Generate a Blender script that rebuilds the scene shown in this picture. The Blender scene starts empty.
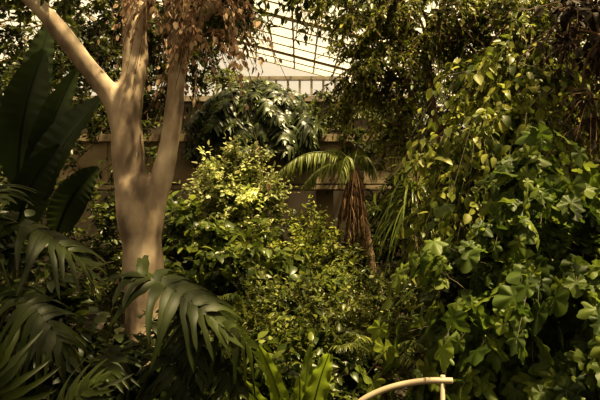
import bpy, math, numpy as np
from mathutils import Vector, Matrix
rng=np.random.default_rng(7)
sc=bpy.context.scene
COL=sc.collection
UP=np.array([0,0,1.0])
def nz(v):
    v=np.asarray(v,float); return v/(np.linalg.norm(v,axis=-1,keepdims=True)+1e-9)
# ---------------------------------------------------------------- materials
def newmat(n):
    m=bpy.data.materials.new(n); m.use_nodes=True; nt=m.node_tree; nt.nodes.clear(); return m,nt,nt.nodes,nt.links
def leafmat(name,cols,rough=.45,trans=.35,spec=.35,nscale=1.3,tv=1.7,sat=1.0):
    m,nt,N,L=newmat(name)
    out=N.new('ShaderNodeOutputMaterial'); geo=N.new('ShaderNodeNewGeometry')
    cr=N.new('ShaderNodeValToRGB'); e=cr.color_ramp.elements
    while len(e)<len(cols): e.new(.5)
    for i,c in enumerate(cols):
        e[i].position=i/(len(cols)-1); e[i].color=(*c,1)
    L.new(geo.outputs['Random Per Island'],cr.inputs[0])
    tc=N.new('ShaderNodeTexCoord'); no=N.new('ShaderNodeTexNoise'); no.inputs['Scale'].default_value=nscale
    L.new(tc.outputs['Object'],no.inputs['Vector'])
    mr=N.new('ShaderNodeMapRange'); mr.inputs[1].default_value=.3; mr.inputs[2].default_value=.7; mr.inputs[3].default_value=.45; mr.inputs[4].default_value=1.4
    L.new(no.outputs[0],mr.inputs[0])
    hs=N.new('ShaderNodeHueSaturation'); hs.inputs['Saturation'].default_value=sat; L.new(cr.outputs[0],hs.inputs['Color']); L.new(mr.outputs[0],hs.inputs['Value'])
    b=N.new('ShaderNodeBsdfPrincipled'); b.inputs['Roughness'].default_value=rough; b.inputs['Specular IOR Level'].default_value=spec
    L.new(hs.outputs[0],b.inputs['Base Color'])
    t=N.new('ShaderNodeBsdfTranslucent'); h2=N.new('ShaderNodeHueSaturation'); h2.inputs['Value'].default_value=tv; h2.inputs['Hue'].default_value=.497
    L.new(hs.outputs[0],h2.inputs['Color']); L.new(h2.outputs[0],t.inputs[0])
    mx=N.new('ShaderNodeMixShader'); mx.inputs[0].default_value=trans
    L.new(b.outputs[0],mx.inputs[1]); L.new(t.outputs[0],mx.inputs[2]); L.new(mx.outputs[0],out.inputs[0])
    return m
def solidmat(name,c1,c2,scale=4,rough=.8,bump=.3,stretch=(1,1,1),c3=None,detail=6,lo=.35,hi=.65):
    m,nt,N,L=newmat(name)
    out=N.new('ShaderNodeOutputMaterial'); b=N.new('ShaderNodeBsdfPrincipled'); b.inputs['Roughness'].default_value=rough
    tc=N.new('ShaderNodeTexCoord'); mp=N.new('ShaderNodeMapping'); mp.inputs['Scale'].default_value=stretch
    no=N.new('ShaderNodeTexNoise'); no.inputs['Scale'].default_value=scale; no.inputs['Detail'].default_value=detail
    cr=N.new('ShaderNodeValToRGB'); e=cr.color_ramp.elements
    e[0].position=lo; e[0].color=(*c1,1); e[1].position=hi; e[1].color=(*c2,1)
    if c3: q=e.new((lo+hi)/2); q.color=(*c3,1)
    bp=N.new('ShaderNodeBump'); bp.inputs['Strength'].default_value=bump; bp.inputs['Distance'].default_value=.03
    L.new(tc.outputs['Object'],mp.inputs[0]); L.new(mp.outputs[0],no.inputs['Vector']); L.new(no.outputs[0],cr.inputs[0])
    L.new(cr.outputs[0],b.inputs['Base Color']); L.new(no.outputs[0],bp.inputs['Height']); L.new(bp.outputs[0],b.inputs['Normal'])
    L.new(b.outputs[0],out.inputs[0]); return m
# ---------------------------------------------------------------- mesh accumulation
class Acc:
    def __init__(s): s.V=[];s.L=[];s.T=[];s.n=0
    def add(s,V,loops,tot):
        V=np.asarray(V,float).reshape(-1,3)
        s.V.append(V); s.L.append(np.asarray(loops).ravel()+s.n); s.T.append(np.asarray(tot).ravel()); s.n+=len(V)
    def inst(s,tm,pos,ax,nr,sc3):
        tv,tl,tt=tm; pos=np.atleast_2d(pos); n=len(pos)
        if n==0: return
        ax=nz(np.atleast_2d(ax)); nr=np.atleast_2d(nr)
        x=nz(np.cross(ax,nr)); z=np.cross(x,ax)
        sc3=np.asarray(sc3,float)
        q=tv[None]*sc3[:,None,:]
        V=pos[:,None]+q[...,0:1]*x[:,None]+q[...,1:2]*ax[:,None]+q[...,2:3]*z[:,None]
        k=len(tv); lo=tl[None]+(np.arange(n)*k)[:,None]
        s.add(V,lo,np.tile(tt,n))
    def inst_mix(s,tms,pos,ax,nr,sc3):
        pick=rng.integers(0,len(tms),len(pos))
        for i,t in enumerate(tms):
            k=pick==i
            if k.any(): s.inst(t,pos[k],ax[k],nr[k],sc3[k])
    def tube(s,P,R,sides=6,cap=True):
        P=np.asarray(P,float); R=np.broadcast_to(np.asarray(R,float),(len(P),))
        T=nz(np.gradient(P,axis=0)); ref=np.array([.31,.95,.05]) 
        a=nz(np.cross(T,ref)); b=np.cross(T,a); th=np.arange(sides)*2*np.pi/sides
        V=P[:,None]+R[:,None,None]*(np.cos(th)[None,:,None]*a[:,None]+np.sin(th)[None,:,None]*b[:,None])
        m=len(P); i,j=np.meshgrid(np.arange(m-1),np.arange(sides),indexing='ij'); k=(j+1)%sides
        lo=list(np.stack([i*sides+j,i*sides+k,(i+1)*sides+k,(i+1)*sides+j],-1).ravel()); tot=[4]*((m-1)*sides)
        if cap:
            lo+=list(range(sides))[::-1]; tot.append(sides); lo+=[(m-1)*sides+j for j in range(sides)]; tot.append(sides)
        s.add(V,lo,tot)
    def grid(s,G):
        m,n=G.shape[:2]; i,j=np.meshgrid(np.arange(m-1),np.arange(n-1),indexing='ij')
        a=i*n+j; lo=np.stack([a,a+1,a+n+1,a+n],-1); s.add(G,lo,[4]*((m-1)*(n-1)))
    def box(s,lo3,hi3):
        x0,y0,z0=lo3;x1,y1,z1=hi3
        V=[(x0,y0,z0),(x1,y0,z0),(x1,y1,z0),(x0,y1,z0),(x0,y0,z1),(x1,y0,z1),(x1,y1,z1),(x0,y1,z1)]
        s.add(V,[0,3,2,1,4,5,6,7,0,1,5,4,1,2,6,5,2,3,7,6,3,0,4,7],[4]*6)
    def mesh(s,name,mat,smooth=True):
        V=np.concatenate(s.V); L=np.concatenate(s.L).astype(np.int32); T=np.concatenate(s.T).astype(np.int32)
        me=bpy.data.meshes.new(name); me.vertices.add(len(V)); me.vertices.foreach_set('co',V.astype(np.float32).ravel())
        me.loops.add(len(L)); me.loops.foreach_set('vertex_index',L); me.polygons.add(len(T))
        me.polygons.foreach_set('loop_start',(np.cumsum(T)-T).astype(np.int32)); me.polygons.foreach_set('loop_total',T)
        me.polygons.foreach_set('use_smooth',np.full(len(T),smooth)); me.update(calc_edges=True); me.materials.append(mat); return me
    def obj(s,name,mat,parent=None,smooth=True,**kw):
        return mkobj(name,s.mesh(name,mat,smooth),parent,**kw)
def mkobj(name,me,parent=None,loc=None,**kw):
    o=bpy.data.objects.new(name,me); COL.objects.link(o)
    if loc is not None: o.location=loc
    if parent:
        o.parent=parent
        if loc is None: o.location=-parent.location
    for k,v in kw.items(): o[k]=v
    return o
def root(name,loc,label,cat,group=None):
    e=bpy.data.objects.new(name,None); e.empty_display_size=.2; e.location=loc; COL.objects.link(e)
    e['label']=label; e['category']=cat
    if group: e['group']=group
    return e
# ---------------------------------------------------------------- leaf templates
def flat(faces): return np.array([q for f in faces for q in f]),np.array([len(f) for f in faces])
def ovate(w=.45,droop=.25,fold=.25,peak=.42,rows=3):
    ts=np.linspace(0,1,rows+1)[1:-1] if rows>3 else np.array([.35,.72])
    V=[(0,0,0)]
    for t in ts:
        h=w/2*math.sin(math.pi*t**(math.log(.5)/math.log(peak)))**.75; z=-droop*t*t
        V+=[(-h,t,z+fold*h),(0,t,z),(h,t,z+fold*h)]
    V.append((0,1,-droop)); n=len(ts); F=[(0,2,1),(0,3,2)]
    for i in range(n-1):
        a=1+3*i; F+=[(a,a+1,a+4,a+3),(a+1,a+2,a+5,a+4)]
    a=1+3*(n-1); F+=[(a,a+1,len(V)-1),(a+1,a+2,len(V)-1)]
    return (np.array(V,float),*flat(F))
def lobed(depth=.5,droop=.3,seed=0,k=46):
    r=np.random.default_rng(seed); th=np.linspace(-2.85,2.85,k); V=[(0,0.0,0)]
    inner=[];outer=[]
    lob=[(-2.25,.62),(-1.05,.88),(0,1.15),(1.05,.88),(2.25,.62)]
    for a in th:
        rr=max(l*(1-depth*min(1.3,(abs(a-c)/.6))**1.05) for c,l in lob)*(1+r.normal()*.03)
        x=math.sin(a)*rr; y=math.cos(a)*rr; d=lambda x,y:-droop*(x*x*.8+max(y,0)**2*.8)+.10*math.cos(a*5.8)*math.hypot(x,y)
        inner.append((x*.5,y*.5,d(x*.5,y*.5))); outer.append((x,y,d(x,y)))
    V+=inner+outer; F=[]
    for i in range(k-1):
        F.append((0,2+i,1+i)); F.append((1+i,2+i,k+2+i,k+1+i))
    return (np.array(V)*.62,*flat(F))
def splitleaf(seed=0,nl=14,droop=.35,vup=.35,cut=.4,irr=.11,point=.3,join=.3,wd=.58):
    r=np.random.default_rng(seed); A=Acc()
    def surf(x,y): return vup*abs(x)-droop*(y*y)*.8-droop*1.6*x*x
    ts=np.linspace(-.10,.93,nl); dt=ts[1]-ts[0]
    for sgn in (-1,1):
        for i,t in enumerate(ts):
            l=wd*math.sin(math.pi*(.16+.80*((t+.1)/1.03)))**.65*(1+r.normal()*irr)
            ang=math.radians(-42+ 96*((t+.1)/1.03)**.9)+r.normal()*.08
            m=10; G=np.zeros((m,3,3)); y0=max(t,0); wv=r.normal()*.09; wf=r.uniform(.82,1.1); bend=r.normal()*.14
            for j in range(m):
                u=j/(m-1); aa=ang+.35*u+bend*u
                cx=l*u*math.cos(ang+(.18+bend)*u); cy=y0+l*u*math.sin(ang+(.18+bend)*u)
                f=max(0,(u-join)/(1-join)); hw=dt*.58*(1+.14*min(u/join,1)*math.cos(ang))*(1.0 if u<join else wf*(1-cut*math.sin(f*math.pi)**.6)*(1-point*f))*(1 if u<.65 else math.sqrt(max(0.01,1-((u-.65)/.35)**2)))*(1+.07*math.sin(u*15+i))
                for k,s in enumerate((-1,0,1)):
                    px=cx-s*hw*math.sin(aa); py=cy+s*hw*math.cos(aa); px=max(px,0.0)
                    G[j,k]=(sgn*px,py,surf(px,py)+(.014 if s else 0)+wv*u-.26*u*u*l)
            if sgn<0: G=G[:,::-1]
            A.grid(G)
    ys=np.linspace(-.02,1,8); A.tube(np.stack([0*ys,ys,[surf(0,y)-.004 for y in ys]],1),np.linspace(.012,.004,8),5)
    A.add([(-.01,.97,surf(0,.97)),(.01,.97,surf(0,.97)),(0.05,1.02,surf(0,1.02)),(0,1.2,surf(0,1.15)),(-.05,1.02,surf(0,1.02))],[0,1,2,3,4],[5])
    return A
OV=[ovate(.5,.2,.3),ovate(.42,.4,.2),ovate(.55,.05,.35)]
OVB=[ovate(.62,.3,.3,.38,5),ovate(.55,.5,.2,.4,5),ovate(.6,.1,.4,.4,5)]
NARROW=[ovate(.16,.5,.3,.4,5),ovate(.14,.25,.3,.4,5),ovate(.15,.8,.3,.4,5)]
LOB=[lobed(.42,.3,1),lobed(.48,.5,2),lobed(.36,.15,3)]
PRISM=(np.array([(math.cos(a),y,math.sin(a)) for y in (0,1) for a in (0,2.09,4.19)]),*flat([(0,1,4,3),(1,2,5,4),(2,0,3,5)]))
# ---------------------------------------------------------------- materials set
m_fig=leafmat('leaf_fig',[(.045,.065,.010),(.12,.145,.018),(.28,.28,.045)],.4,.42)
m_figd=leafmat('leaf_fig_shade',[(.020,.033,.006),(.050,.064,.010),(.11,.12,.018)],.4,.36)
m_bright=leafmat('leaf_variegated',[(.14,.18,.040),(.35,.38,.12),(.70,.68,.36)],.45,.35)
m_yellow=leafmat('leaf_yellow',[(.08,.11,.018),(.20,.23,.035),(.38,.38,.075)],.45,.4)
m_mid=leafmat('leaf_mid',[(.028,.045,.008),(.075,.10,.015),(.16,.18,.03)],.35,.35)
m_olive=leafmat('leaf_olive',[(.04,.06,.010),(.115,.135,.024),(.26,.27,.06)],.4,.35)
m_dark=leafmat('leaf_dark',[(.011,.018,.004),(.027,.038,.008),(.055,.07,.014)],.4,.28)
m_lob=leafmat('leaf_lobed',[(.040,.065,.009),(.09,.13,.017),(.18,.22,.035)],.5,.42)
m_vine=leafmat('leaf_climber',[(.050,.072,.011),(.14,.165,.026),(.32,.32,.075)],.42,.40)
m_philo=leafmat('leaf_philodendron',[(.015,.021,.004),(.032,.041,.007)],.48,.15,.24,nscale=2,sat=1.1)
m_philo2=leafmat('leaf_philodendron_light',[(.022,.034,.006),(.065,.080,.013)],.38,.22,.4,nscale=2)
m_strel=leafmat('leaf_strelitzia',[(.020,.033,.008),(.042,.060,.014)],.38,.22)
m_palm=leafmat('leaf_palm',[(.08,.105,.02),(.19,.21,.045)],.4,.35)
m_nest=leafmat('leaf_nest_fern',[(.12,.18,.015),(.23,.29,.03)],.35,.45)
m_dry=leafmat('leaf_dry',[(.18,.10,.055),(.36,.23,.13),(.50,.37,.23)],.8,.25,.1,sat=.9)
m_skirt=leafmat('leaf_dead_palm',[(.10,.06,.032),(.20,.125,.065),(.32,.22,.12)],.85,.2,.1,sat=.95)
m_red=leafmat('leaf_bronze',[(.014,.009,.005),(.03,.018,.009),(.045,.032,.012)],.5,.2,.2)
m_bark=solidmat('bark_pale',(.15,.11,.075),(.50,.405,.285),4,.85,.6,(1,1,.6),(.34,.26,.175),12,.34,.66)
m_bark2=solidmat('bark_brown',(.06,.035,.018),(.16,.10,.05),6,.9,.6,(1,1,.3))
m_tan=solidmat('palm_trunk_tan',(.08,.05,.03),(.18,.12,.07),6,.9,.6,(1,1,2))
m_stem=solidmat('stem_green_brown',(.04,.035,.012),(.08,.065,.025),5,.7,.2)
m_pet=solidmat('petiole_green',(.04,.045,.01),(.07,.075,.018),5,.5,.1)
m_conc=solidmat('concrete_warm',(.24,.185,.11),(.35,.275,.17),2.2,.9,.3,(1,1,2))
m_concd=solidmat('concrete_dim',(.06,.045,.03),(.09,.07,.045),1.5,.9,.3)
m_soil=solidmat('soil_leaf_litter',(.012,.009,.005),(.05,.035,.018),9,.95,.8)
m_cream=solidmat('painted_cream_metal',(.26,.21,.13),(.35,.29,.19),3,.6,.1)
m_frame=solidmat('painted_frame',(.26,.22,.155),(.33,.28,.20),3,.5,.05)
mg,nt,N,L=newmat('roof_glass'); out=N.new('ShaderNodeOutputMaterial'); tr=N.new('ShaderNodeBsdfTransparent'); tr.inputs[0].default_value=(.99,.97,.93,1)
tl=N.new('ShaderNodeBsdfTranslucent'); tl.inputs[0].default_value=(.95,.90,.80,1); mx=N.new('ShaderNodeMixShader'); mx.inputs[0].default_value=.12
gl=N.new('ShaderNodeBsdfGlossy'); gl.inputs['Roughness'].default_value=.1; m2=N.new('ShaderNodeMixShader'); m2.inputs[0].default_value=.03
L.new(tr.outputs[0],mx.inputs[1]); L.new(tl.outputs[0],mx.inputs[2]); L.new(mx.outputs[0],m2.inputs[1]); L.new(gl.outputs[0],m2.inputs[2]); L.new(m2.outputs[0],out.inputs[0])
# ---------------------------------------------------------------- generators
def rand_unit(n): return nz(rng.normal(size=(n,3)))
def shrub(name,label,cat,base,blobs,ncl,twigs,lpt,tlen,ll,tm,mat,stem=None,hang=.2,up=.4,outw=1.,flatn=.6,rstem=.02,trunk=None,shell=.45,down=.15,group=None,jit=.35,shoots=.12,smin=.5):
    stem=stem or m_stem
    R=root(name,base,label,cat,group); base=np.array(base,float)
    B=np.array([b[:6] for b in blobs],float); w=(B[:,3]*B[:,5]); w/=w.sum()
    k=rng.choice(len(B),ncl,p=w); d=rand_unit(ncl); r=rng.random(ncl)**shell*rng.uniform(.85,1.15,ncl)
    C=B[k,:3]+d*B[k,3:]*r[:,None]; C[:,2]=np.maximum(C[:,2],.15); O=nz(d*B[k,3:])
    S=Acc(); F=Acc()
    nodes=[base] if trunk is None else [np.array(p,float) for p in trunk]
    if trunk is not None:
        tp=np.array(trunk,float); S.tube(tp,np.linspace(rstem*3.2,rstem*1.6,len(tp)),10)
    P=list(nodes); order=np.argsort(np.linalg.norm(C-nodes[-1],axis=1)); PD=[0.0]*len(P)
    for i in order:
        D=np.linalg.norm(np.array(P)-C[i],axis=1)+np.array(PD)*.35; j=int(np.argmin(D)); a=P[j]; c=C[i]
        t=np.linspace(0,1,5)[:,None]; mid=(a+c)/2+np.array([0,0,.15 if hang<.5 else .25])*np.linalg.norm(c-a)+rng.normal(size=3)*.04
        pth=(1-t)**2*a+2*t*(1-t)*mid+t*t*c; f=max(.25,1-PD[j]/3.)
        S.tube(pth,np.linspace(rstem*f,rstem*f*.6,5),5,False)
        P.append(c); PD.append(PD[j]+np.linalg.norm(c-a))
    n=ncl*twigs; c=np.repeat(C,twigs,0); o=np.repeat(O,twigs,0)
    dr=nz(rand_unit(n)*.8+o*outw+UP*up); ln=tlen*rng.uniform(.45,1.15,n)*np.where(rng.random(n)<shoots,1.9,1)
    for seg in range(2):
        f0=lambda s:c+dr*(ln*s)[:,None]-UP*(hang*ln*s*s)[:,None]
        p0=f0(seg/2); p1=f0((seg+1)/2); v=p1-p0; le=np.linalg.norm(v,axis=1)
        rr=np.full(n,max(.003,rstem*.16)); S.inst(PRISM,p0,v,np.tile([.3,.2,1.],(n,1)),np.stack([rr,le,rr],1))
    for j in range(lpt):
        s=(j+1+rng.uniform(-.3,.3,n))/lpt; p=c+dr*(ln*s)[:,None]-UP*(hang*ln*s*s)[:,None]
        td=nz(dr-UP*(2*hang*s)[:,None]); side=nz(np.cross(td,UP)+rng.normal(size=(n,3))*.25)*(1 if j%2 else -1)
        last=.9 if j==lpt-1 else 0
        ax=nz(side*(.9-last*.8)+td*(.55+last)+rng.normal(size=(n,3))*.3-UP*down)
        nr=nz(UP*flatn+o*(1-flatn)+rng.normal(size=(n,3))*jit)
        sc1=ll*rng.uniform(smin,1.2,n); F.inst_mix(tm,p,ax,nr,np.stack([sc1*rng.uniform(.85,1.15,n),sc1,sc1],1))
    S.obj('stems',stem,R); F.obj('foliage',mat,R)
    return R
def frond(A,S,P0,d,L,arch,nl=26,ll=.4,droop=.5,w=.9,tm=NARROW,rr=.012,start=.2,ang=.5,jt=.07):
    t=np.linspace(0,1,nl)[:,None]; d=np.array(d,float); P0=np.array(P0,float)
    p=P0+d*L*t-UP*(arch*L)*t**2; T=nz(np.gradient(p,axis=0)); S.tube(p[::2],np.linspace(rr,rr*.3,len(p[::2])),5)
    k=t[:,0]>start; p=p[k];T=T[k];tt=t[k,0]; side=nz(np.cross(T,UP))
    sz=ll*np.sin(np.pi*np.clip((tt-start)/(1-start)*.85+.12,0,1))**.6
    for s in (-1,1):
        ax=nz(side*s+T*ang-UP*droop*.4+rng.normal(size=p.shape)*jt); s2=sz*rng.uniform(1-jt*2,1+jt,len(sz))
        A.inst_mix(tm,p,ax,nz(UP+side*s*.3+rng.normal(size=p.shape)*.1),np.stack([s2*w,s2,s2*min(droop,1.2)],1))
def ribbon(A,P,W,side0,fold=.2,cols=5,wave=0.,wn=9,seed=0):
    P=np.asarray(P,float); T=nz(np.gradient(P,axis=0)); side=nz(np.asarray(side0,float)-(T@np.asarray(side0,float))[:,None]*T); nn=np.cross(side,T)
    u=np.linspace(-1,1,cols); m=len(P); r=np.random.default_rng(seed); ph=r.random()*6
    G=P[:,None]+side[:,None]*(W[:,None]*u[None])[...,None]+nn[:,None]*((np.abs(u)[None]*W[:,None]*fold)+wave*np.abs(u)[None]**2*np.sin(np.linspace(0,wn*6.28,m)+ph)[:,None]*np.sign(u+.01)[None]**1)[...,None]
    A.grid(G)
SP=[splitleaf(i,13,dr,vu,.34,point=.4,join=.34,wd=.60).mesh('leaf',m_philo) for i,(dr,vu) in enumerate([(.40,.15),(.55,.1),(.3,.25),(.65,.05)])]
SPL=[splitleaf(i+9,9,dr,vu,.3,join=.35).mesh('leaf',m_philo2) for i,(dr,vu) in enumerate([(.4,.3),(.6,.2),(.75,.1)])]
def place_leaf(R,me,pos,ax,nr,s,name='leaf'):
    ax=nz(ax); x=nz(np.cross(ax,nr)); z=np.cross(x,ax); p=np.array(pos)-np.array(R.location)
    M=Matrix([[x[0]*s,ax[0]*s,z[0]*s,p[0]],[x[1]*s,ax[1]*s,z[1]*s,p[1]],[x[2]*s,ax[2]*s,z[2]*s,p[2]],[0,0,0,1]])
    o=bpy.data.objects.new(name,me); COL.objects.link(o); o.parent=R; o.matrix_basis=M; return o
def philo(name,label,base,leaves,meshes,pr=.012):
    R=root(name,base,label,'plant'); S=Acc(); b=np.array(base,float)
    for i,(pos,ax,nr,s) in enumerate(leaves):
        place_leaf(R,meshes[i%len(meshes)],pos,ax,nr,s); c=np.array(pos,float); a=nz(ax)
        st=b+np.array([rng.normal()*.05,rng.normal()*.05,rng.uniform(0,.25)]); q=np.linspace(0,1,9)[:,None]
        mid=c-a*np.linalg.norm(c-st)*.2-UP*.25*np.linalg.norm(c-st); pt=(1-q)**2*st+2*q*(1-q)*mid+q*q*c
        S.tube(pt,np.linspace(pr*1.5,pr*.8,9),6)
    S.tube([b-UP*.05,b+UP*.3],[pr*4,pr*3],10); S.obj('stems',m_pet,R); return R
# ================================================================ SETTING
def struct(A,name,mat): 
    o=A.obj(name,mat,smooth=False); o['kind']='structure'; return o
A=Acc(); x=np.linspace(-13,13,80); y=np.linspace(-4,24,80); X,Y=np.meshgrid(x,y); Z=.05*np.sin(X*1.7)*np.cos(Y*1.3)-.06
A.grid(np.stack([X,Y,Z],-1)); o=struct(A,'floor',m_soil)
def rz(x): return 7.5-.26*x if x>-5 else 8.8+(x+5)*.3
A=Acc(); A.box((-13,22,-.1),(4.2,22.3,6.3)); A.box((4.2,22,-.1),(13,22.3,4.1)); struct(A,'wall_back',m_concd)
A=Acc(); A.box((-13.3,-4,-.1),(-13,22.3,rz(-13))); struct(A,'wall_left',m_concd)
A=Acc(); A.box((13,-4,-.1),(13.3,22.3,rz(13.))); struct(A,'wall_right',m_concd)
A=Acc(); A.box((-13,-4.3,-.1),(13,-4,3.8)); struct(A,'wall_front',m_concd)
A=Acc()
for i in range(61):
    xx=-13+i*.433
    if rz(xx)<6.5: continue
    A.box((xx-.04,21.95,6.3),(xx+.04,22.1,min(7.05,rz(xx)-.05)))
A.box((-13,21.85,6.2),(4.2,22.2,6.4)); A.box((-13,21.9,7.0),(1.7,22.2,7.12)); struct(A,'trim_1',m_frame)
A=Acc(); A.add([(-13,22.05,6.35),(4.2,22.05,6.35),(4.25,22.05,rz(4.25)),(-5,22.05,rz(-5)),(-13,22.05,rz(-13))],[0,1,2,3,4],[5]); A.add([(4.2,22.05,4.05),(13,22.05,4.05),(13,22.05,rz(13)),(4.2,22.05,rz(4.2))],[0,1,2,3],[4]); struct(A,'window_1',mg)
A=Acc(); A.add([(13.3,-4.3,rz(13.3)),(13.3,22.3,rz(13.3)),(-5,22.3,rz(-5)),(-5,-4.3,rz(-5)),(-13.3,22.3,rz(-13.3)),(-13.3,-4.3,rz(-13.3))],[0,1,2,3,3,2,4,5],[4,4]); struct(A,'ceiling',mg)
A=Acc()
for i,yy in enumerate(np.arange(-4,22.3,1.0)):
    r=.08 if i%4==0 else .032
    A.tube([(13.2,yy,rz(13.2)-.12),(-5,yy,rz(-5)-.12)],[r,r],4); A.tube([(-5,yy,rz(-5)-.12),(-13.2,yy,rz(-13.2)-.12)],[r,r],4)
for i,xx in enumerate(np.arange(-12.8,13,.7)):
    h=.14 if i%3==0 else .06; A.box((xx-.024,-4,rz(xx)-h),(xx+.024,22.1,rz(xx)-.02))
struct(A,'trim_2',m_frame)
A=Acc(); A.box((-9,13.9,2.95),(9,14.1,4.05)); A.box((-9,13.78,3.95),(9,14.2,4.12)); A.box((-9,13.9,2.85),(9,16.2,2.98)); A.box((-9,16,2.98),(9,16.2,4.1)); A.box((-9,14.1,3.7),(9,16,3.85))
for xx in np.arange(-9,9.1,1.5): A.box((xx-.03,13.87,2.98),(xx+.03,13.9,3.95))
for xx in (-8,-4,.6,4.5,8): A.box((xx-.2,14.4,-.1),(xx+.2,14.8,2.85))
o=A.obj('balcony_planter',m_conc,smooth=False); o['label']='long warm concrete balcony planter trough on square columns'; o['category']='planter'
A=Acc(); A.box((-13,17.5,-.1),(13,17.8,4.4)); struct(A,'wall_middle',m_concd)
# ================================================================ MAIN PALE TREE
R=root('fig_tree',(-1.52,6,0),'smooth pale-barked tree with forked trunk','tree')
A=Acc()
def cr(pts,n=24):
    p=np.array(pts,float); q=np.vstack([2*p[0]-p[1],p,2*p[-1]-p[-2]]); out=[]
    for i in range(1,len(q)-2):
        for t in np.linspace(0,1,n//(len(p)-1)+2,endpoint=False):
            out.append(.5*((2*q[i])+(-q[i-1]+q[i+1])*t+(2*q[i-1]-5*q[i]+4*q[i+1]-q[i+2])*t*t+(-q[i-1]+3*q[i]-3*q[i+1]+q[i+2])*t**3))
    out.append(p[-1]); return np.array(out)
def limb(pts):
    q=cr(pts,40); A.tube(q[:,:3],q[:,3]*(1+.04*np.sin(np.arange(len(q))*.7)),14)
limb([(-1.50,6,-.15,.36),(-1.52,6,.25,.25),(-1.54,6,1.1,.21),(-1.57,6,2.0,.20),(-1.60,6,2.45,.205),(-1.68,6,2.8,.18)])
limb([(-1.62,6,2.3,.19),(-1.70,6,2.8,.165),(-1.73,6,3.3,.155),(-1.72,6,3.6,.145),(-1.66,6.05,4.0,.125),(-1.72,6.1,4.7,.115),(-1.9,6.2,5.8,.10),(-2.0,6.2,6.8,.05)])
limb([(-1.74,6,3.25,.13),(-1.88,5.97,3.62,.105),(-2.12,5.9,3.95,.098),(-2.44,5.8,4.38,.09),(-2.78,5.7,4.75,.08),(-3.3,5.6,5.4,.07),(-3.9,5.5,6.2,.04)])
limb([(-1.55,6,2.2,.15),(-1.44,6.02,2.62,.12),(-1.34,6.05,3.05,.105),(-1.27,6.05,3.5,.095),(-1.22,6.05,4.0,.095),(-1.10,6.05,4.3,.10),(-.86,6.0,4.62,.08),(-.4,6,5.3,.07),(0.1,6,6.2,.04)])
limb([(-.4,6,5.3,.06),(-.3,5.2,5.8,.05),(-.1,4.2,6.1,.04),(0,3,6.2,.03)])  # added limb, out of view, carrying the leaf clumps that shade the lower left
limb([(-1.66,6.05,4.15,.07),(-1.5,5.9,4.5,.055),(-1.3,5.85,4.9,.045),(-1.1,5.8,5.5,.03)])
limb([(-1.22,6.05,4.1,.07),(-1.32,6.1,4.5,.06),(-1.36,6.1,5.2,.04)])
limb([(-1.3,5.95,3.9,.035),(-1.15,5.85,4.1,.03),(-1.0,5.8,4.05,.02),(-.8,5.78,4.15,.012)])
for sx,sy in ((-.5,.1),(.45,.2),(.15,-.45),(-.3,-.35)):
    limb([(-1.52,6,.35,.14),(-1.52+sx*.6,6+sy*.6,.08,.1),(-1.52+sx*1.3,6+sy*1.3,-.1,.05)])
tk=A.obj('trunk',m_bark,R); md=tk.modifiers.new('r','REMESH'); md.mode='VOXEL'; md.voxel_size=.024; md.use_smooth_shade=True
md=tk.modifiers.new('s','SMOOTH'); md.iterations=5; md.factor=.6
A=Acc();S=Acc()
def canopy(blobs,n,tw,lpt,tlen,ll,tm,A,S,nodes,hang=.3):
    B=np.array(blobs,float); w=B[:,3]*B[:,5]; k=rng.choice(len(B),n,p=w/w.sum()); d=rand_unit(n); C=B[k,:3]+d*B[k,3:]*rng.random((n,1))**.5
    P=[np.array(q,float) for q in nodes]
    for i in np.argsort([min(np.linalg.norm(c-p) for p in P) for c in C]):
        D=[np.linalg.norm(C[i]-p) for p in P]; a=P[int(np.argmin(D))]; t=np.linspace(0,1,5)[:,None]; mid=(a+C[i])/2+UP*.1
        S.tube((1-t)**2*a+2*t*(1-t)*mid+t*t*C[i],np.linspace(.018,.009,5),5,False); P.append(C[i])
    m=n*tw; c=np.repeat(C,tw,0); o=np.repeat(d,tw,0); dr=nz(rand_unit(m)+o*.5); ln=tlen*rng.uniform(.5,1.2,m)
    for j in range(lpt):
        s=(j+1)/lpt; p=c+dr*(ln*s)[:,None]-UP*(hang*ln*s*s)[:,None]; ax=nz(rand_unit(m)+dr*.6-UP*.3); sz=ll*rng.uniform(.6,1.1,m)
        A.inst_mix(tm,p,ax,nz(UP+rng.normal(size=(m,3))*.5),np.stack([sz,sz,sz],1))
    e=c+dr*ln[:,None]-UP*(hang*ln)[:,None]; v=e-c; le=np.linalg.norm(v,axis=1); rr=np.full(m,.004); S.inst(PRISM,c,v,np.tile([.3,.2,1.],(m,1)),np.stack([rr,le,rr],1))
canopy([(-3.3,5.6,5.5,1.0,.9,.6),(-2.0,6.2,6.4,1.2,1.,.7),(-.4,6,5.7,.7,.6,.4),(-3.1,5.4,4.7,.6,.5,.35),(.1,6,4.85,.7,.4,.28),(-2.5,6.0,4.75,.35,.3,.2),(-.2,3.2,6.2,1.5,1.3,.6),(-1.1,6.2,4.7,.4,.3,.2),(-.62,6.2,4.6,.2,.2,.25),(-1.0,4.4,6.3,1.0,1.0,.4)],250,7,7,.34,.11,OV,A,S,[(-3.3,5.6,5.4),(-1.9,6.2,5.8),(-.4,6,5.3),(-2.75,5.7,4.75),(.1,6,6.2),(-.1,4.2,6.1),(0,3,6.2)])  # overhead clumps nearest the camera are unseen, added to shade the lower left
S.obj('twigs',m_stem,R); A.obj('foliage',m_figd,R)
shrub('dry_creeper','withered tan creeper hanging from tree limbs','creeper',(-1.22,5.92,4.0),[(-1.45,5.85,4.55,.22,.12,.12),(-.88,5.8,4.5,.30,.15,.16),(-.95,5.82,4.15,.18,.08,.18)],28,5,6,.38,.08,OV,m_dry,m_bark2,hang=1.2,up=-.1,flatn=.3,rstem=.010,down=1.1,jit=.8)
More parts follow.
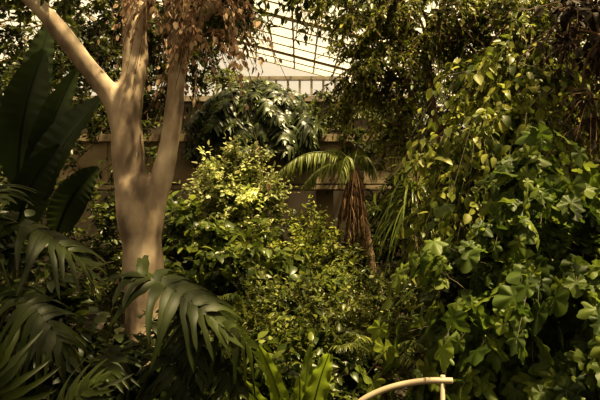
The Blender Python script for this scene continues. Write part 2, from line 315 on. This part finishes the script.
# ================================================================ LEFT SIDE
R=root('bird_of_paradise_plant',(-3.3,7.4,0),'tall bird-of-paradise plant with broad paddle leaves','plant')
S=Acc(); b=np.array((-3.3,7.4,0))
for i,(q0,tip,w,yaw) in enumerate([((-3.30,7.0,2.8),(-2.9,6.8,4.3),.25,.3),((-3.75,7.0,2.9),(-3.6,6.9,4.6),.27,.5),((-3.0,6.7,2.5),(-2.15,6.6,3.75),.22,-.3),((-3.1,6.9,2.5),(-2.52,6.8,4.1),.17,.3),((-4.1,7.3,2.7),(-4.2,7.2,4.4),.25,.5),((-3.2,6.7,2.2),(-2.6,6.5,3.2),.22,.5),((-3.7,6.9,2.2),(-4.1,6.7,3.5),.24,-.3),((-3.45,7.7,3.2),(-3.2,7.7,4.9),.2,.3),((-3.0,7.4,2.2),(-2.45,7.3,3.0),.2,.2)]):
    q=np.array(q0); tip=np.array(tip); t=np.linspace(0,1,10)[:,None]
    mid=(b+q)/2+(q-tip)*.25; S.tube((1-t)**2*b+2*t*(1-t)*mid+t*t*q,np.linspace(.045,.02,10),7)
    t=np.linspace(0,1,44); P=q+(tip-q)*t[:,None]+np.array([-.08,-.25,.12])*(np.sin(t*np.pi)[:,None]*.35); W=w*np.sin(np.pi*np.clip(t,0.02,.985)**.8)**.6
    W=W*(1-.10*(rng.random(44)<.12))
    A=Acc(); ribbon(A,P,W,(math.cos(yaw),math.sin(yaw),0),.5,9,.014,13,i); A.tube(P,np.linspace(.02,.004,44),5); A.obj('leaf',m_strel,R)
S.obj('stems',m_pet,R)
philo('split_leaf_philodendron','olive philodendron with deeply cut spreading leaves beside pale trunk',(-1.5,3.9,0),[
 ((-.92,3.5,2.16),(.90,-.20,-.30),(-.05,-.42,.90),.58),
 ((-.60,3.6,1.98),(.80,.0,-.40),(.15,-.45,.88),.48),
 ((-1.05,3.5,1.72),(-.25,-.6,-.35),(-.2,-.4,.9),.34),
 ((-.80,3.6,1.68),(.7,-.4,-.6),(.3,-.5,.8),.42),
 ((-.50,3.7,1.62),(.6,-.2,-.7),(.4,-.5,.7),.36),
 ((-1.25,3.2,1.50),(.35,-.6,-.5),(.1,-.5,.85),.40),
 ((-1.38,3.5,1.80),(-.8,-.3,-.3),(-.2,-.4,.9),.42),
 ((-.55,3.4,1.38),(.6,-.3,-.5),(.2,-.5,.8),.36),
 ((-.85,3.3,1.42),(.5,-.5,-.4),(.1,-.5,.85),.36),
 ((-.70,3.7,1.85),(.35,-.7,-.5),(.1,-.5,.85),.34),
 ((-1.0,3.6,1.35),(.2,-.6,-.5),(0,-.6,.8),.40)],SP,.008)
philo('split_leaf_philodendron','broad shadowed philodendron with finger-like leaf lobes',(-2.3,3.6,0),[
 ((-1.68,3.5,2.48),(.97,-.05,-.28),(.05,-.22,.97),.54),
 ((-1.75,3.3,2.42),(-.9,-.2,.0),(.1,-.35,.93),.5),
 ((-1.40,2.9,1.52),(-.25,-.1,.9),(.15,-.95,.2),.40),
 ((-1.20,2.8,1.42),(.5,-.5,-.3),(0,-.6,.8),.40),
 ((-1.60,2.9,1.80),(-.7,-.4,.1),(.2,-.5,.85),.42),
 ((-1.15,2.75,1.58),(.35,-.3,.45),(-.2,-.85,.4),.30),
 ((-1.9,3.6,2.66),(.4,-.5,.05),(.1,-.35,.93),.40),
 ((-1.55,3.3,2.08),(.75,-.4,-.3),(0,-.4,.9),.42),
 ((-1.9,3.2,2.0),(.4,-.5,-.3),(0,-.4,.9),.42),
 ((-1.5,2.8,1.35),(-.3,-.6,-.4),(0,-.6,.8),.44)],SP,.008)
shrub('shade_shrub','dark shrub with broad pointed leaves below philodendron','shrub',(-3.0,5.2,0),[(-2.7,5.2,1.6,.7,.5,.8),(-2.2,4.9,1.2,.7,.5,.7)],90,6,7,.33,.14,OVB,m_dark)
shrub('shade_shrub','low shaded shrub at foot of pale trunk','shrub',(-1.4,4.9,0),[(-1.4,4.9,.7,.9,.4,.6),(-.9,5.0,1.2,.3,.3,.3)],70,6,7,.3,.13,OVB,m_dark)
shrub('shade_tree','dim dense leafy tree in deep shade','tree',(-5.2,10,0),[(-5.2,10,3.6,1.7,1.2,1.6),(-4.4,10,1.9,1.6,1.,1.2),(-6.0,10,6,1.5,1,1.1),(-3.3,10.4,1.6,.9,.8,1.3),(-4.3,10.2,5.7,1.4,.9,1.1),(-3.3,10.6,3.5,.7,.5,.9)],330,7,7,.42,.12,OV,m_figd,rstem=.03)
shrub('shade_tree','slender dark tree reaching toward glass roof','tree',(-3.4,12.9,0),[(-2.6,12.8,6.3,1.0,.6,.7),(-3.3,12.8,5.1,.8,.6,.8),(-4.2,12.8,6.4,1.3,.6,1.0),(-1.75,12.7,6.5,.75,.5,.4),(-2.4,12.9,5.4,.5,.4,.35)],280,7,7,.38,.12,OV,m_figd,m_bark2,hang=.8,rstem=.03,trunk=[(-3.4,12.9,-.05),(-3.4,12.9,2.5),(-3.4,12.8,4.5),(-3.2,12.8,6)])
# ================================================================ CENTRE
shrub('variegated_shrub','rounded shrub with pale yellow-green variegated leaves','shrub',(-1.0,9,0),[(-.95,9,2.80,.50,.5,.50),(-.95,9,2.45,.68,.6,.40)],190,7,9,.25,.085,OV,m_bright,up=.8,shoots=.2)
shrub('yellow_leaf_shrub','bushy shrub with golden green leaves','shrub',(.15,8.6,0),[(.2,8.5,2.05,.30,.35,.42),(-.1,8.4,1.6,.5,.4,.4),(.4,8.6,1.5,.4,.4,.5)],115,7,9,.25,.075,OV,m_yellow,up=.9,shoots=.3,smin=.35)
shrub('broadleaf_shrub','mid-green shrub with broad drooping leaves','shrub',(-.9,7.6,0),[(-1.0,7.6,1.75,.85,.5,.48),(-.4,7.5,1.4,.7,.5,.5),(-1.5,7.9,2.15,.38,.4,.4),(-1.0,7.6,.9,.9,.5,.5)],170,6,7,.32,.14,OVB,m_mid,down=.4,smin=.35)
shrub('low_shrub','dense olive-green low shrub with small leaves','shrub',(.1,6.4,0),[(.1,6.4,1.25,.8,.6,.42),(-.6,6.2,1.0,.6,.5,.4),(.8,6.5,1.25,.5,.5,.4),(.1,6.2,.7,1.1,.5,.5)],210,7,9,.27,.07,OV,m_olive,up=.7,shoots=.3,smin=.35)
shrub('low_shrub','dense low shrub mixed with broader shaded leaves','shrub',(-.7,5.2,0),[(-.75,5.2,.9,.5,.4,.45),(-.2,5.4,.85,.5,.4,.4),(.3,5.7,.9,.4,.3,.35)],110,6,7,.27,.10,OVB,m_mid,up=.6,shoots=.3,smin=.35)
shrub('low_shrub','dense sunlit low shrub with arching stems','shrub',(1.1,7.2,0),[(1.0,7.2,1.3,.7,.5,.5),(1.7,7.4,1.5,.6,.5,.6),(.5,7.6,1.4,.5,.4,.4)],160,7,9,.3,.07,OV,m_mid,up=.4,hang=.6,shoots=.3,smin=.35)
def fern(label,base,n,L_,top,mat=None):
    R=root('fern',base,label,'fern'); b=np.array(base,float)
    for i in range(n):
        a=i/n*6.28+rng.random()*.5; A=Acc(); e=rng.uniform(.8,1.6); frond(A,A,b+UP*top,(math.cos(a)*.8,math.sin(a)*.8,e),L_*rng.uniform(.8,1.1),e*.75,40,L_*.20,.5,.9,ang=.35,start=.12,rr=.006,jt=.12); A.obj('frond',mat or m_mid,R)
    A=Acc(); A.tube([b-UP*.05,b+UP*top],[.06,.05],8); A.obj('crown',m_bark2,R)
fern('feathery arching green fern among low shrubs',(-.5,6.8,0),13,.6,1.25,m_mid)
fern('feathery fern near curved handrail',(.75,5.6,0),11,.6,1.05,m_olive)
R=root('birds_nest_fern',(0.0,4.6,.15),'bright green nest fern with upright wavy strap fronds','fern')
b=np.array((0.0,4.6,.15))
for i,(tx,ty,tz,w) in enumerate([(.20,4.1,1.55,.095),(-.29,4.2,1.58,.07),(.0,4.2,1.35,.075),(-.12,4.1,1.25,.065),(.36,4.2,1.2,.07),(-.45,4.4,1.3,.07),(.08,4.9,1.4,.06),(-.35,4.9,1.4,.06)]):
    t=np.linspace(0,1,40); tip=np.array((tx,ty,tz)); mid=(b+tip)/2+UP*.25*np.linalg.norm(tip-b)*.6-np.array([tx,0,0])*.3
    P=((1-t)**2)[:,None]*b+(2*t*(1-t))[:,None]*mid+(t*t)[:,None]*tip; W=w*np.sin(np.pi*np.clip(.12+t*.85,0,.985))**.55*(1+.06*np.sin(t*60))
    A=Acc(); ribbon(A,P,W,(1,-.15*np.sign(tx+.01),0),.25,7,.022,8,i); A.tube(P,np.linspace(.01,.003,40),5); A.obj('frond',m_nest,R)
# handrail
A=Acc(); q=cr([(.20,3.75,.93),(.27,3.72,1.22),(.36,3.7,1.345),(.48,3.7,1.415),(.62,3.7,1.46),(.78,3.7,1.485),(.94,3.7,1.485)],60); A.tube(q,[.020]*len(q),12)
for p in ((.23,3.74,1.1),(.88,3.7,1.52)): A.tube([(p[0],p[1],-.1),p],[.015,.015],10)
o=A.obj('handrail',m_cream); o['label']='short curved dull cream handrail among low plants'; o['category']='railing'
# palm
R=root('palm_tree',(1.15,8.7,0),'small palm with arching green fronds and dead brown skirt','palm')
A=Acc(); q=cr([(1.15,8.7,-.05,.10),(1.10,8.7,.8,.08),(1.02,8.68,1.7,.07),(.90,8.66,2.4,.065),(.78,8.65,3.08,.06)],60); A.tube(q[:,:3],q[:,3]+.008*np.sin(np.arange(len(q))*1.6),12); A.obj('trunk',m_tan,R)
for d,L_,ar,nl in [((-.88,-.25,.74),1.25,.84,54),((-.75,.1,.45),1.0,.75,44),((-.3,-.6,.9),.8,1.2,40),((.2,.7,.9),1.0,.7,36),((-.5,.5,.95),1.0,.8,36),((.5,.2,1.1),.7,1.3,36)]:
    A=Acc(); frond(A,A,(.77,8.65,3.08),d,L_,ar,nl,.26,1.5,.6,ang=.5,jt=.14); A.obj('frond',m_palm,R)
for i in range(26):
    a=i/26*6.28; r0=rng.uniform(.12,.32); d=(math.cos(a)*r0,math.sin(a)*r0,-.2); A=Acc(); frond(A,A,(.79,8.62,3.04),d,.6+rng.random()*.7,.85,28,.24,1.6,1.0,ang=1.3,start=.1,jt=.25); A.obj('dead_frond',m_skirt,R)
def spiky(name,label,base,top,n,L_,w,mat,cat='plant',droop=1.0,up=.9,trunk=True):
    R=root(name,base,label,cat); b=np.array(base,float); tp=np.array(top,float)
    if trunk: A=Acc(); A.tube([b-UP*.05,(b+tp)/2+np.array([.05,0,0]),tp],[.05,.04,.035],8); A.obj('trunk',m_bark2,R)
    A=Acc()
    for i in range(n):
        a=rng.random()*6.28; e=rng.uniform(-.1,1)*up; d=nz([math.cos(a),math.sin(a),e]); l=L_*rng.uniform(.6,1.1); t=np.linspace(0,1,9)
        P=tp+UP*rng.uniform(-.35,.1)+d*(l*t)[:,None]-UP*(droop*l*.55*t**2.2)[:,None]; W=w*np.sin(np.pi*np.clip(.2+.79*t,0,.99))**.7
        ribbon(A,P,W,np.cross(d,UP),.3,3)
    A.obj('leaves',mat,R)
spiky('dracaena','tall dracaena with long drooping narrow strap leaves',(1.5,7.6,0),(1.42,7.6,2.7),110,.8,.013,m_mid,droop=2.2)
spiky('dracaena','shorter dracaena with arching narrow leaves',(1.6,7.9,0),(1.55,7.9,3.0),60,.65,.014,m_olive,droop=1.0,up=1.8)
spiky('yucca','spiky yucca standing in the balcony planter',(-1.95,15,3.85),(-1.95,15,5.75),80,.8,.03,m_palm,droop=.9)
lv=[]
for i in range(196):
    a=rng.uniform(-1.6,1.6); el=rng.uniform(-.35,1.35)
    d=np.array([math.sin(a)*math.cos(el),-math.cos(a)*math.cos(el),math.sin(el)])
    p=np.array((-1.05,14.0,4.25))+d*np.array([1.45,.75,1.08])*rng.uniform(.78,1.05)
    ax=nz(d*np.array([1,1,.2])+np.array([0,-.15,-.8])+rng.normal(size=3)*.25); lv.append((p,ax,nz(d*.6+UP*.7+np.array([0,-.3,0])),rng.uniform(.38,.62)))
lv.sort(key=lambda q:q[0][0])
philo('split_leaf_philodendron','large philodendron spilling over concrete balcony planter',(-1.7,14.9,3.85),lv[:98],SPL,.010)
philo('split_leaf_philodendron','second large philodendron spilling over same planter',(-.5,14.8,3.85),lv[98:],SPL,.010)
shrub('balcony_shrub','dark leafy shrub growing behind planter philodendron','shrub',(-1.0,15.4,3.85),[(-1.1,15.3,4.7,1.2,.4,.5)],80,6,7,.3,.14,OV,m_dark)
shrub('balcony_shrub','leafy shrub trailing over the balcony planter edge','shrub',(1.2,14.9,3.85),[(1.3,15,4.6,.9,.6,.7),(.6,14.3,4.35,.6,.5,.35),(3.5,15,5.0,1.3,.7,.9),(.45,15.2,5.0,.4,.3,.5),(1.2,13.6,3.9,.35,.1,.25)],190,7,7,.34,.12,OV,m_figd,hang=.7)
shrub('balcony_shrub','darker shrub growing in the balcony planter','shrub',(-5,15,3.85),[(-5,15,5.2,1.7,.7,1.3),(-7.5,15,5.3,1.5,.7,1.1)],100,6,7,.45,.2,OV,m_dark)
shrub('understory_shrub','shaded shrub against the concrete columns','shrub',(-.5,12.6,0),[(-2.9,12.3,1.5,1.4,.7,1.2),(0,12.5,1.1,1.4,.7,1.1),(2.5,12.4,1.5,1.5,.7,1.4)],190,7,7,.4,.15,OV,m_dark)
# ================================================================ RIGHT
shrub('weeping_fig_tree','weeping fig with dense cascading small leaves','tree',(2.35,9.5,0),[(1.15,9.2,4.7,.68,.6,1.0),(1.6,9.3,3.75,.45,.5,.4),(2.0,9.2,5.5,1.2,.8,.6),(3.1,9.0,4.9,1.1,.9,.9),(3.0,9.1,3.5,.7,.6,.6),(4.3,9.2,4.2,1.1,.9,1.3),(.75,9.2,5.6,.6,.5,.4),(3.6,9.2,5.4,1.0,.9,.5)],620,9,8,.30,.084,OV,m_fig,m_bark2,hang=.7,up=0.25,outw=.9,flatn=.55,down=.35,rstem=.035,trunk=[(2.35,9.5,-.05),(2.3,9.5,1.5),(2.25,9.45,2.6),(2.12,9.4,3.6),(2.0,9.3,4.6)])
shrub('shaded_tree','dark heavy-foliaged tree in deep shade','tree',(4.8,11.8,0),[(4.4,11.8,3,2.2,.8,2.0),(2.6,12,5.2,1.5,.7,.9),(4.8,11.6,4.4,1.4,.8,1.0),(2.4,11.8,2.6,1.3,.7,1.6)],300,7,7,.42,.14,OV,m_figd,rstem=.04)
shrub('climbing_shrub','tall scrambling plant with pale sunlit leaves','shrub',(2.4,5.9,0),[(1.75,5.7,3.2,.38,.3,.5),(1.5,5.6,2.6,.28,.25,.5),(2.3,5.7,3.0,.5,.4,.6),(1.8,5.7,2.1,.45,.3,.5),(2.6,5.8,2.0,.5,.4,.9),(2.2,5.8,3.9,.5,.3,.35)],190,6,7,.44,.115,OVB,m_vine,hang=1.0,up=.3,down=.4,shell=.7,shoots=.4,smin=.35)
shrub('lobed_leaf_vine','lush trailing plant with green broad lobed leaves','plant',(1.9,4.3,0),[(1.35,4.15,1.95,.42,.25,.42),(1.85,4.2,2.2,.42,.3,.42),(.98,4.15,2.05,.16,.15,.14),(1.8,4.1,1.5,.5,.3,.5),(1.3,4.2,1.4,.28,.2,.3),(1.75,4.6,2.7,.35,.2,.25)],72,5,6,.46,.19,LOB,m_lob,hang=.8,up=.4,flatn=.35,down=.5,jit=.4,shell=.85,shoots=.35,smin=.4)
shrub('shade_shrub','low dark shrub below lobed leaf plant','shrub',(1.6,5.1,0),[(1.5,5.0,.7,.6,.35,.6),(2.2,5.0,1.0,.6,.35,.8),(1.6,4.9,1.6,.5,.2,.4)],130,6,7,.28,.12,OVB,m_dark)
shrub('bronze_leaf_tree','overhanging tree with dark bronze-red leaves','tree',(4.2,5.4,0),[(2.35,4.9,4.1,.45,.4,.4),(3.3,5.2,4.6,.8,.5,.7),(2.55,4.9,3.6,.25,.3,.3)],100,6,8,.3,.09,OV,m_red,m_bark2,hang=.5,up=.1,down=.4,trunk=[(4.2,5.4,-.05),(4.1,5.4,2),(3.8,5.3,4),(3.3,5.2,4.7)],rstem=.03)
# ================================================================ LIGHT + CAMERA
w=bpy.data.worlds.new('World'); sc.world=w; w.use_nodes=True; bg=w.node_tree.nodes['Background']; bg.inputs[0].default_value=(1,.86,.63,1); bg.inputs[1].default_value=.82
sd=bpy.data.lights.new('Sun','SUN'); sd.energy=15; sd.angle=math.radians(2.0); sd.color=(1,.82,.50); so=bpy.data.objects.new('Sun',sd); COL.objects.link(so)
so.rotation_euler=Vector((-.35,.16,-1)).to_track_quat('-Z','Y').to_euler(); so.location=(4,-2,14)
cd=bpy.data.cameras.new('Camera'); cd.lens=36; cd.sensor_width=36; co=bpy.data.objects.new('Camera',cd); COL.objects.link(co); co.location=(0,0,2.6); co.rotation_euler=(math.radians(90),0,0); sc.camera=co
sc.view_settings.view_transform='Standard'
try: sc.view_settings.look='Medium High Contrast'
except Exception as e: print('look',e)
